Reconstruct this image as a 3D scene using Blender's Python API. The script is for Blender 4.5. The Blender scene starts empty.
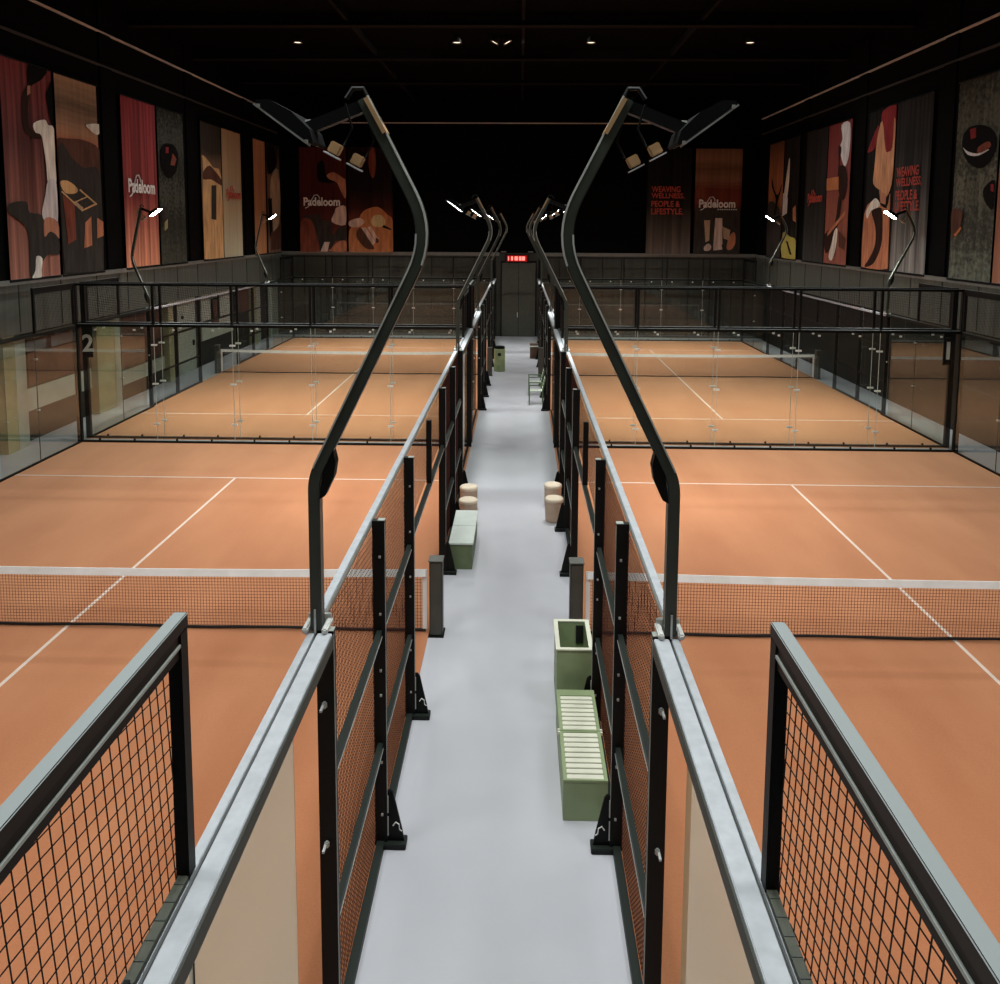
import bpy, bmesh, math, random
from mathutils import Vector
random.seed(7)
sc = bpy.context.scene
COL = sc.collection
PI = math.pi

# ------------------------------------------------------------------ materials
def lin(c):
    return tuple((x/255/12.92) if x/255 <= .04045 else ((x/255+.055)/1.055)**2.4 for x in c)

def mute(c, k=.22):
    y = c[0]*.35+c[1]*.5+c[2]*.15
    return tuple(x*(1-k)+y*k for x in c)

def nodes(name):
    m = bpy.data.materials.new(name); m.use_nodes = True
    nt = m.node_tree
    for n in list(nt.nodes): nt.nodes.remove(n)
    out = nt.nodes.new('ShaderNodeOutputMaterial')
    return m, nt, out

def mat(name, rgb, rough=.5, metal=0, spec=.5, var=.12, scale=6, bump=0, top_light=None, stretch=None):
    """plain procedural paint / metal / plastic: noise-varied colour, optional overhead light painted on the upward faces"""
    m, nt, out = nodes(name); N = nt.nodes.new; L = nt.links.new
    b = N('ShaderNodeBsdfPrincipled'); L(b.outputs[0], out.inputs[0])
    b.inputs['Roughness'].default_value = rough; b.inputs['Metallic'].default_value = metal
    b.inputs['Specular IOR Level'].default_value = spec
    tc = N('ShaderNodeTexCoord'); src = tc.outputs['Object']
    if stretch:
        mp = N('ShaderNodeMapping'); mp.inputs['Scale'].default_value = stretch
        L(src, mp.inputs[0]); src = mp.outputs[0]
    nz = N('ShaderNodeTexNoise'); nz.inputs['Scale'].default_value = scale; nz.inputs['Detail'].default_value = 4
    L(src, nz.inputs['Vector'])
    cr = N('ShaderNodeValToRGB'); c = lin(rgb)
    cr.color_ramp.elements[0].position = .3; cr.color_ramp.elements[1].position = .7
    cr.color_ramp.elements[0].color = tuple(x*(1-var) for x in c)+(1,)
    cr.color_ramp.elements[1].color = tuple(min(1, x*(1+var)) for x in c)+(1,)
    L(nz.outputs[0], cr.inputs[0]); col = cr.outputs[0]
    if top_light:  # paints the gleam of overhead light into the colour of upward faces
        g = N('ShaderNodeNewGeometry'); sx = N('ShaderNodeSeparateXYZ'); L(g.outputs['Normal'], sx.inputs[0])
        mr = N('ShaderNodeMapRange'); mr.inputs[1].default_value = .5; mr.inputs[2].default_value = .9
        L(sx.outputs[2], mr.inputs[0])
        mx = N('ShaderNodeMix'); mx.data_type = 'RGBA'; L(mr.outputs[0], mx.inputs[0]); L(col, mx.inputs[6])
        mx.inputs[7].default_value = lin(top_light)+(1,); col = mx.outputs[2]
    L(col, b.inputs['Base Color'])
    if bump:
        bp = N('ShaderNodeBump'); bp.inputs['Strength'].default_value = bump; bp.inputs['Distance'].default_value = .01
        n2 = N('ShaderNodeTexNoise'); n2.inputs['Scale'].default_value = scale*12; L(src, n2.inputs['Vector'])
        L(n2.outputs[0], bp.inputs['Height']); L(bp.outputs[0], b.inputs['Normal'])
    return m

def emit(name, rgb, strength):
    m, nt, out = nodes(name)
    e = nt.nodes.new('ShaderNodeEmission'); e.inputs[0].default_value = lin(rgb)+(1,); e.inputs[1].default_value = strength
    nt.links.new(e.outputs[0], out.inputs[0]); return m

def glass(name, tint=(.93, .95, .93), ior=1.75, film=0.0, filmcol=(205, 196, 176), gloss=(.92, .93, .92)):
    """clear pane: mirror reflection by the Fresnel law on the face the ray enters, clear behind"""
    m, nt, out = nodes(name); N = nt.nodes.new; L = nt.links.new
    t = N('ShaderNodeBsdfTransparent'); t.inputs[0].default_value = tint+(1,)
    g = N('ShaderNodeBsdfGlossy'); g.inputs['Roughness'].default_value = 0.0; g.inputs[0].default_value = gloss+(1,)
    f = N('ShaderNodeFresnel'); f.inputs[0].default_value = ior
    ge = N('ShaderNodeNewGeometry'); s = N('ShaderNodeMath'); s.operation = 'SUBTRACT'; s.inputs[0].default_value = 1
    L(ge.outputs['Backfacing'], s.inputs[1])
    mu = N('ShaderNodeMath'); mu.operation = 'MULTIPLY'; L(f.outputs[0], mu.inputs[0]); L(s.outputs[0], mu.inputs[1])
    mx = N('ShaderNodeMixShader'); L(mu.outputs[0], mx.inputs[0]); L(t.outputs[0], mx.inputs[1]); L(g.outputs[0], mx.inputs[2])
    res = mx.outputs[0]
    if film:
        d = N('ShaderNodeBsdfDiffuse'); d.inputs[0].default_value = lin(filmcol)+(1,)
        tr = N('ShaderNodeBsdfTranslucent'); tr.inputs[0].default_value = lin(filmcol)+(1,)
        ad = N('ShaderNodeMixShader'); ad.inputs[0].default_value = .5; L(d.outputs[0], ad.inputs[1]); L(tr.outputs[0], ad.inputs[2])
        m2 = N('ShaderNodeMixShader'); m2.inputs[0].default_value = film; L(res, m2.inputs[1]); L(ad.outputs[0], m2.inputs[2]); res = m2.outputs[0]
    L(res, out.inputs[0]); return m

def turf_mat():
    m, nt, out = nodes('orange_turf'); N = nt.nodes.new; L = nt.links.new
    b = N('ShaderNodeBsdfPrincipled'); L(b.outputs[0], out.inputs[0])
    b.inputs['Roughness'].default_value = .85; b.inputs['Specular IOR Level'].default_value = .25
    b.inputs['Sheen Weight'].default_value = .6; b.inputs['Sheen Roughness'].default_value = .6
    b.inputs['Sheen Tint'].default_value = lin((238, 202, 166))+(1,)
    tc = N('ShaderNodeTexCoord'); mp = N('ShaderNodeMapping'); mp.inputs['Scale'].default_value = (.9, .28, 1)
    L(tc.outputs['Object'], mp.inputs[0])
    n1 = N('ShaderNodeTexNoise'); n1.inputs['Scale'].default_value = 1.1; n1.inputs['Detail'].default_value = 5; L(mp.outputs[0], n1.inputs['Vector'])
    n2 = N('ShaderNodeTexNoise'); n2.inputs['Scale'].default_value = 55; n2.inputs['Detail'].default_value = 3; L(tc.outputs['Object'], n2.inputs['Vector'])
    r1 = N('ShaderNodeValToRGB'); e = r1.color_ramp.elements
    e[0].position = .3; e[0].color = lin((186, 110, 70))+(1,); e[1].position = .7; e[1].color = lin((206, 132, 90))+(1,)
    L(n1.outputs[0], r1.inputs[0])
    mx = N('ShaderNodeMix'); mx.data_type = 'RGBA'; mx.blend_type = 'MULTIPLY'; mx.inputs[0].default_value = .25
    L(r1.outputs[0], mx.inputs[6]); L(n2.outputs[0], mx.inputs[7]); L(mx.outputs[2], b.inputs['Base Color'])
    bp = N('ShaderNodeBump'); bp.inputs['Strength'].default_value = .25; bp.inputs['Distance'].default_value = .004
    L(n2.outputs[0], bp.inputs['Height']); L(bp.outputs[0], b.inputs['Normal'])
    return m

def floor_mat():
    m, nt, out = nodes('white_epoxy_floor'); N = nt.nodes.new; L = nt.links.new
    b = N('ShaderNodeBsdfPrincipled'); L(b.outputs[0], out.inputs[0])
    b.inputs['Specular IOR Level'].default_value = .35
    tc = N('ShaderNodeTexCoord')
    n1 = N('ShaderNodeTexNoise'); n1.inputs['Scale'].default_value = .55; n1.inputs['Detail'].default_value = 5; L(tc.outputs['Object'], n1.inputs['Vector'])
    r1 = N('ShaderNodeValToRGB'); e = r1.color_ramp.elements
    e[0].position = .3; e[0].color = lin((184, 183, 189))+(1,); e[1].position = .7; e[1].color = lin((198, 197, 203))+(1,)
    L(n1.outputs[0], r1.inputs[0]); L(r1.outputs[0], b.inputs['Base Color'])
    r2 = N('ShaderNodeMapRange'); r2.inputs[3].default_value = .3; r2.inputs[4].default_value = .45
    L(n1.outputs[0], r2.inputs[0]); L(r2.outputs[0], b.inputs['Roughness'])
    return m

def cloth_mat(name, stops, fold_shade=.25, nscale=3.0, namt=0.0, rough=.8, wavex=1.0, fold_top=.2, gain=1.0):
    """printed banner: vertical colour ramp, painted light and shade of hanging folds, optional mottling; object z runs 0..5.2"""
    m, nt, out = nodes(name); N = nt.nodes.new; L = nt.links.new
    b = N('ShaderNodeBsdfPrincipled'); L(b.outputs[0], out.inputs[0]); b.inputs['Roughness'].default_value = rough
    b.inputs['Specular IOR Level'].default_value = .15
    tc = N('ShaderNodeTexCoord'); sx = N('ShaderNodeSeparateXYZ'); L(tc.outputs['Object'], sx.inputs[0])
    z = N('ShaderNodeMath'); z.operation = 'DIVIDE'; z.inputs[1].default_value = 5.2; L(sx.outputs[2], z.inputs[0])
    zz = z.outputs[0]
    if namt:
        mp = N('ShaderNodeMapping'); mp.inputs['Scale'].default_value = (.5*wavex, 1, 2.2/wavex); L(tc.outputs['Object'], mp.inputs[0])
        nz = N('ShaderNodeTexNoise'); nz.inputs['Scale'].default_value = nscale; nz.inputs['Detail'].default_value = 6; L(mp.outputs[0], nz.inputs['Vector'])
        a = N('ShaderNodeMath'); a.operation = 'MULTIPLY_ADD'; a.inputs[1].default_value = namt; L(nz.outputs[0], a.inputs[0]); L(zz, a.inputs[2])
        s = N('ShaderNodeMath'); s.operation = 'SUBTRACT'; s.inputs[1].default_value = namt*.5; L(a.outputs[0], s.inputs[0]); zz = s.outputs[0]
    cr = N('ShaderNodeValToRGB'); el = cr.color_ramp.elements
    while len(el) < len(stops): el.new(.5)
    for e, (p, c) in zip(el, stops): e.position = p
    for e, (p, c) in zip(el, stops): e.color = tuple(x*gain for x in lin(mute(c)))+(1,)
    L(zz, cr.inputs[0])
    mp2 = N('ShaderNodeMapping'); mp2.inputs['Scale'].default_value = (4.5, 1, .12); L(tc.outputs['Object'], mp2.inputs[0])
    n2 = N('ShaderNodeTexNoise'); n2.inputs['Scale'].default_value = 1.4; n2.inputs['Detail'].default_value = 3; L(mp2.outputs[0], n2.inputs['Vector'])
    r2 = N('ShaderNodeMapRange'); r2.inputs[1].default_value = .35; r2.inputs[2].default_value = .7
    r2.inputs[3].default_value = 1-fold_shade; r2.inputs[4].default_value = 1+fold_shade*1.6; L(n2.outputs[0], r2.inputs[0])  # light and shade of the folds painted as vertical streaks
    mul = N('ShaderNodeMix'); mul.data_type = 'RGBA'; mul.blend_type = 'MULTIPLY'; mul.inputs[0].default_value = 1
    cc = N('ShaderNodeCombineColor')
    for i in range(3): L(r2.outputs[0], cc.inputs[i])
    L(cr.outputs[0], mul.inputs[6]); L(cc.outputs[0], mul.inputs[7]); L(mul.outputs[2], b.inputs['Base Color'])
    return m

M = {}
M['floor'] = floor_mat(); M['turf'] = turf_mat(); M['glass'] = glass('clear_pane', ior=1.7); M['glass_side'] = glass('side_pane', ior=2.1); M['glass_film'] = glass('film_pane', ior=4.0, film=.3, filmcol=(250, 240, 206), gloss=(1, .98, .84))  # the last one mixes a pale diffuse film into the pane
M['line'] = mat('white_line', (226, 205, 190), .8, var=.05)
M['steel'] = mat('black_steel', (8, 9, 8), .5, spec=.25, var=.2, top_light=(34, 40, 36))
M['steel_plain'] = mat('black_steel_plain', (7, 8, 7), .5, spec=.2, var=.2)
M['frame'] = mat('dark_frame', (4, 5, 4), .45, spec=.25, var=.2, top_light=(142, 148, 148))
M['edge'] = mat('pale_edge', (165, 170, 164), .4, metal=.0); M['pole_glint'] = mat('painted_pole_glint', (190, 192, 185), .4)  # pale edge tone; the pole one is a painted highlight
M['rail'] = mat('galvanised_rail', (172, 175, 180), .55, metal=.0, var=.1, scale=14)
M['groove'] = mat('rail_groove', (60, 64, 58), .6)
M['tray'] = mat('green_grey_tray', (66, 68, 56), .6)
M['silver'] = mat('silver_hardware', (190, 190, 185), .3, metal=.5)
M['white'] = mat('white_clip', (205, 205, 200), .4)
M['wire'] = mat('black_wire', (22, 14, 14), .5, spec=.3)
M['wire_red'] = mat('maroon_wire', (58, 26, 22), .6, spec=.2)
M['wire_far'] = mat('dark_wire', (20, 20, 19), .5, spec=.3)
M['net'] = mat('brown_net_cord', (96, 44, 30), .8, spec=.1)
M['band'] = mat('net_tape', (248, 248, 244), .7, var=.1, scale=3)
M['cord'] = mat('black_cord', (14, 12, 12), .7)
M['postcap'] = mat('net_post_cap', (104, 104, 98), .5); M['netpost'] = mat('grey_net_post', (66, 65, 58), .5)
M['black'] = mat('black_wall', (3, 3, 3), .9, spec=.1, var=.3, scale=1)
M['ceil'] = mat('black_ceiling', (2, 2, 2), .9, spec=.05)
M['beam'] = mat('ceiling_beam', (20, 20, 20), .8, spec=.1)
M['fascia'] = mat('grey_panel', (84, 87, 80), .42, spec=.5, var=.25, scale=2.0, stretch=(3, 3, .15))
M['fascia_dark'] = mat('dark_grey_panel', (50, 53, 47), .5, spec=.4, var=.22, scale=2.0, stretch=(3, 3, .15))
M['ledge'] = mat('ledge', (112, 113, 108), .5)
M['lower'] = mat('dark_lower_wall', (22, 22, 19), .6, spec=.3, var=.3, scale=2)
M['door'] = mat('grey_door', (70, 71, 62), .5, var=.12)
M['trimlite'] = mat('pale_trim', (196, 197, 196), .6)
M['trimdark'] = mat('dark_trim', (52, 50, 48), .7)
M['cream'] = mat('cream_column', (152, 148, 112), .6, var=.15, scale=2)
M['whitewall'] = mat('white_panel', (160, 166, 154), .5, var=.1, scale=2)
M['tan'] = mat('tan_bracket', (176, 140, 98), .5)
M['housing'] = mat('lamp_housing', (7, 8, 8), .7, spec=.1)
M['lens'] = emit('led_lens', (255, 252, 245), 60); M['lensoff'] = mat('unlit_lens', (20, 34, 34), .3)
M['lensdim'] = emit('downlight_lens', (255, 225, 195), 2.0)
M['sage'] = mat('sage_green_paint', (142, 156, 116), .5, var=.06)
M['sage_dark'] = mat('darker_sage', (96, 108, 76), .6)  # darker sage green all over the left bench box
M['slat'] = mat('cream_slat', (222, 220, 200), .5, var=.05)
M['lidwhite'] = mat('pale_lid', (206, 212, 204), .5, var=.05)
M['beige'] = mat('beige_stool', (186, 160, 138), .6, var=.08)
M['bin'] = mat('sage_bin', (132, 146, 104), .45)
M['hole'] = mat('dark_opening', (12, 12, 10), .8)
M['brownbox'] = mat('brown_box', (92, 66, 46), .6)
M['chair'] = mat('green_chair', (92, 112, 82), .5)
M['chairslat'] = mat('pale_green_slat', (215, 222, 205), .5)
M['led'] = emit('red_led', (255, 120, 110), 2.2)
M['led_dim'] = emit('red_led_dim', (200, 20, 25), .6)
M['mark'] = mat('white_print', (225, 225, 220), .6)
for nm, c in dict(black=(12, 11, 11), brown=(48, 30, 25), skin=(172, 112, 84), white=(206, 198, 184), grey=(188, 184, 184), char=(52, 48, 44),
                  umber=(84, 52, 40), sand=(190, 145, 92), orange=(176, 106, 72), rust=(120, 58, 42), redd=(126, 34, 36), olive=(150, 140, 90),
                  tan=(165, 138, 108), amber=(176, 104, 58), yellow=(178, 156, 104), white2=(188, 162, 148), tank=(186, 128, 88), redtext=(176, 66, 54),
                  whitetext=(232, 220, 212)).items():
    M['ink_'+nm] = mat('ink_'+nm, tuple(min(245, x*1.12) for x in mute(c, .2)), .8, spec=.1, var=.3, scale=2.2, stretch=(3, 1, .5))
M['yellowink'] = mat('ink_lemon', (160, 146, 66), .8)

# ------------------------------------------------------------------ mesh builder
class MB:
    def __init__(s): s.v = []; s.f = []; s.mi = []; s.m = 0
    def quadbox(s, P):           # 8 points: bottom ring, top ring
        n = len(s.v); s.v += [tuple(p) for p in P]
        for q in ((0, 3, 2, 1), (4, 5, 6, 7), (0, 1, 5, 4), (1, 2, 6, 5), (2, 3, 7, 6), (3, 0, 4, 7)):
            s.f.append(tuple(n+i for i in q)); s.mi.append(s.m)
        return s
    def box(s, x0, x1, y0, y1, z0, z1):
        x0, x1 = sorted((x0, x1)); y0, y1 = sorted((y0, y1)); z0, z1 = sorted((z0, z1))
        return s.quadbox([(x0, y0, z0), (x1, y0, z0), (x1, y1, z0), (x0, y1, z0), (x0, y0, z1), (x1, y0, z1), (x1, y1, z1), (x0, y1, z1)])
    def bar(s, a, b, w, h=None, up=(0, 0, 1)):      # rectangular bar from a to b
        h = h or w; a = Vector(a); b = Vector(b); d = (b-a).normalized(); u = Vector(up)
        if abs(d.dot(u)) > .98: u = Vector((0, 1, 0))
        r = d.cross(u).normalized()*(w/2); t = r.cross(d).normalized()*(h/2)
        return s.quadbox([a-r-t, a+r-t, b+r-t, b-r-t, a-r+t, a+r+t, b+r+t, b-r+t])
    def tube(s, pts, r, seg=8, cap=True):
        pts = [Vector(p) for p in pts]; n0 = len(s.v)
        for i, p in enumerate(pts):
            d = (pts[min(i+1, len(pts)-1)]-pts[max(i-1, 0)]).normalized()
            u = Vector((0, 0, 1)) if abs(d.z) < .9 else Vector((0, 1, 0))
            a = d.cross(u).normalized(); b = a.cross(d)
            for k in range(seg):
                t = 2*PI*k/seg; s.v.append(tuple(p+(a*math.cos(t)+b*math.sin(t))*r))
        for i in range(len(pts)-1):
            for k in range(seg):
                s.f.append((n0+i*seg+k, n0+i*seg+(k+1) % seg, n0+(i+1)*seg+(k+1) % seg, n0+(i+1)*seg+k)); s.mi.append(s.m)
        if cap:
            s.f.append(tuple(n0+k for k in range(seg))[::-1]); s.mi.append(s.m)
            e = n0+(len(pts)-1)*seg; s.f.append(tuple(e+k for k in range(seg))); s.mi.append(s.m)
        return s
    def lathe(s, prof, c=(0, 0, 0), seg=20):        # prof: (radius, z)
        n0 = len(s.v); P = len(prof)
        for r, z in prof:
            for k in range(seg):
                t = 2*PI*k/seg; s.v.append((c[0]+r*math.cos(t), c[1]+r*math.sin(t), c[2]+z))
        for i in range(P-1):
            for k in range(seg):
                s.f.append((n0+i*seg+k, n0+i*seg+(k+1) % seg, n0+(i+1)*seg+(k+1) % seg, n0+(i+1)*seg+k)); s.mi.append(s.m)
        s.f.append(tuple(n0+k for k in range(seg))[::-1]); s.mi.append(s.m)
        s.f.append(tuple(n0+(P-1)*seg+k for k in range(seg))); s.mi.append(s.m)
        return s
    def prism(s, poly, axis, a, b):                # poly of 2d points extruded along an axis
        n = len(poly); n0 = len(s.v)
        for w in (a, b):
            for p, q in poly:
                s.v.append({'x': (w, p, q), 'y': (p, w, q), 'z': (p, q, w)}[axis])
        s.f.append(tuple(range(n0, n0+n))); s.f.append(tuple(range(n0+2*n-1, n0+n-1, -1))); s.mi += [s.m]*2
        for i in range(n):
            s.f.append((n0+i, n0+n+i, n0+n+(i+1) % n, n0+(i+1) % n)); s.mi.append(s.m)
        return s
    def wire(s, a, b, r):                          # thin four-sided wire, open ends
        a = Vector(a); b = Vector(b); d = (b-a).normalized(); u = Vector((0, 0, 1)) if abs(d.z) < .9 else Vector((1, 0, 0))
        p = d.cross(u).normalized()*r; q = p.cross(d).normalized()*r; n = len(s.v)
        s.v += [tuple(x) for x in (a+p, a+q, a-p, a-q, b+p, b+q, b-p, b-q)]
        for k in range(4):
            s.f.append((n+k, n+(k+1) % 4, n+4+(k+1) % 4, n+4+k)); s.mi.append(s.m)
        return s
    def mesh(s, name, mats, bevel=0, smooth=False):
        me = bpy.data.meshes.new(name); me.from_pydata(s.v, [], s.f)
        for m in (mats if isinstance(mats, (list, tuple)) else [mats]): me.materials.append(m)
        for p, i in zip(me.polygons, s.mi): p.material_index = i
        bm = bmesh.new(); bm.from_mesh(me)
        bmesh.ops.recalc_face_normals(bm, faces=bm.faces)
        if bevel:
            bmesh.ops.bevel(bm, geom=[e for e in bm.edges if len(e.link_faces) == 2 and e.calc_face_angle(0) > .6], offset=bevel, segments=2, affect='EDGES', clamp_overlap=True)
        if smooth:
            for f in bm.faces: f.smooth = True
            for e in bm.edges:
                if len(e.link_faces) == 2 and e.calc_face_angle(0) > .6: e.smooth = False
        bm.to_mesh(me); bm.free(); me.update(); return me
    def build(s, name, mats, parent=None, bevel=0, smooth=False, loc=None):
        return put(name, s.mesh(name, mats, bevel, smooth), parent, loc)

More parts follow.
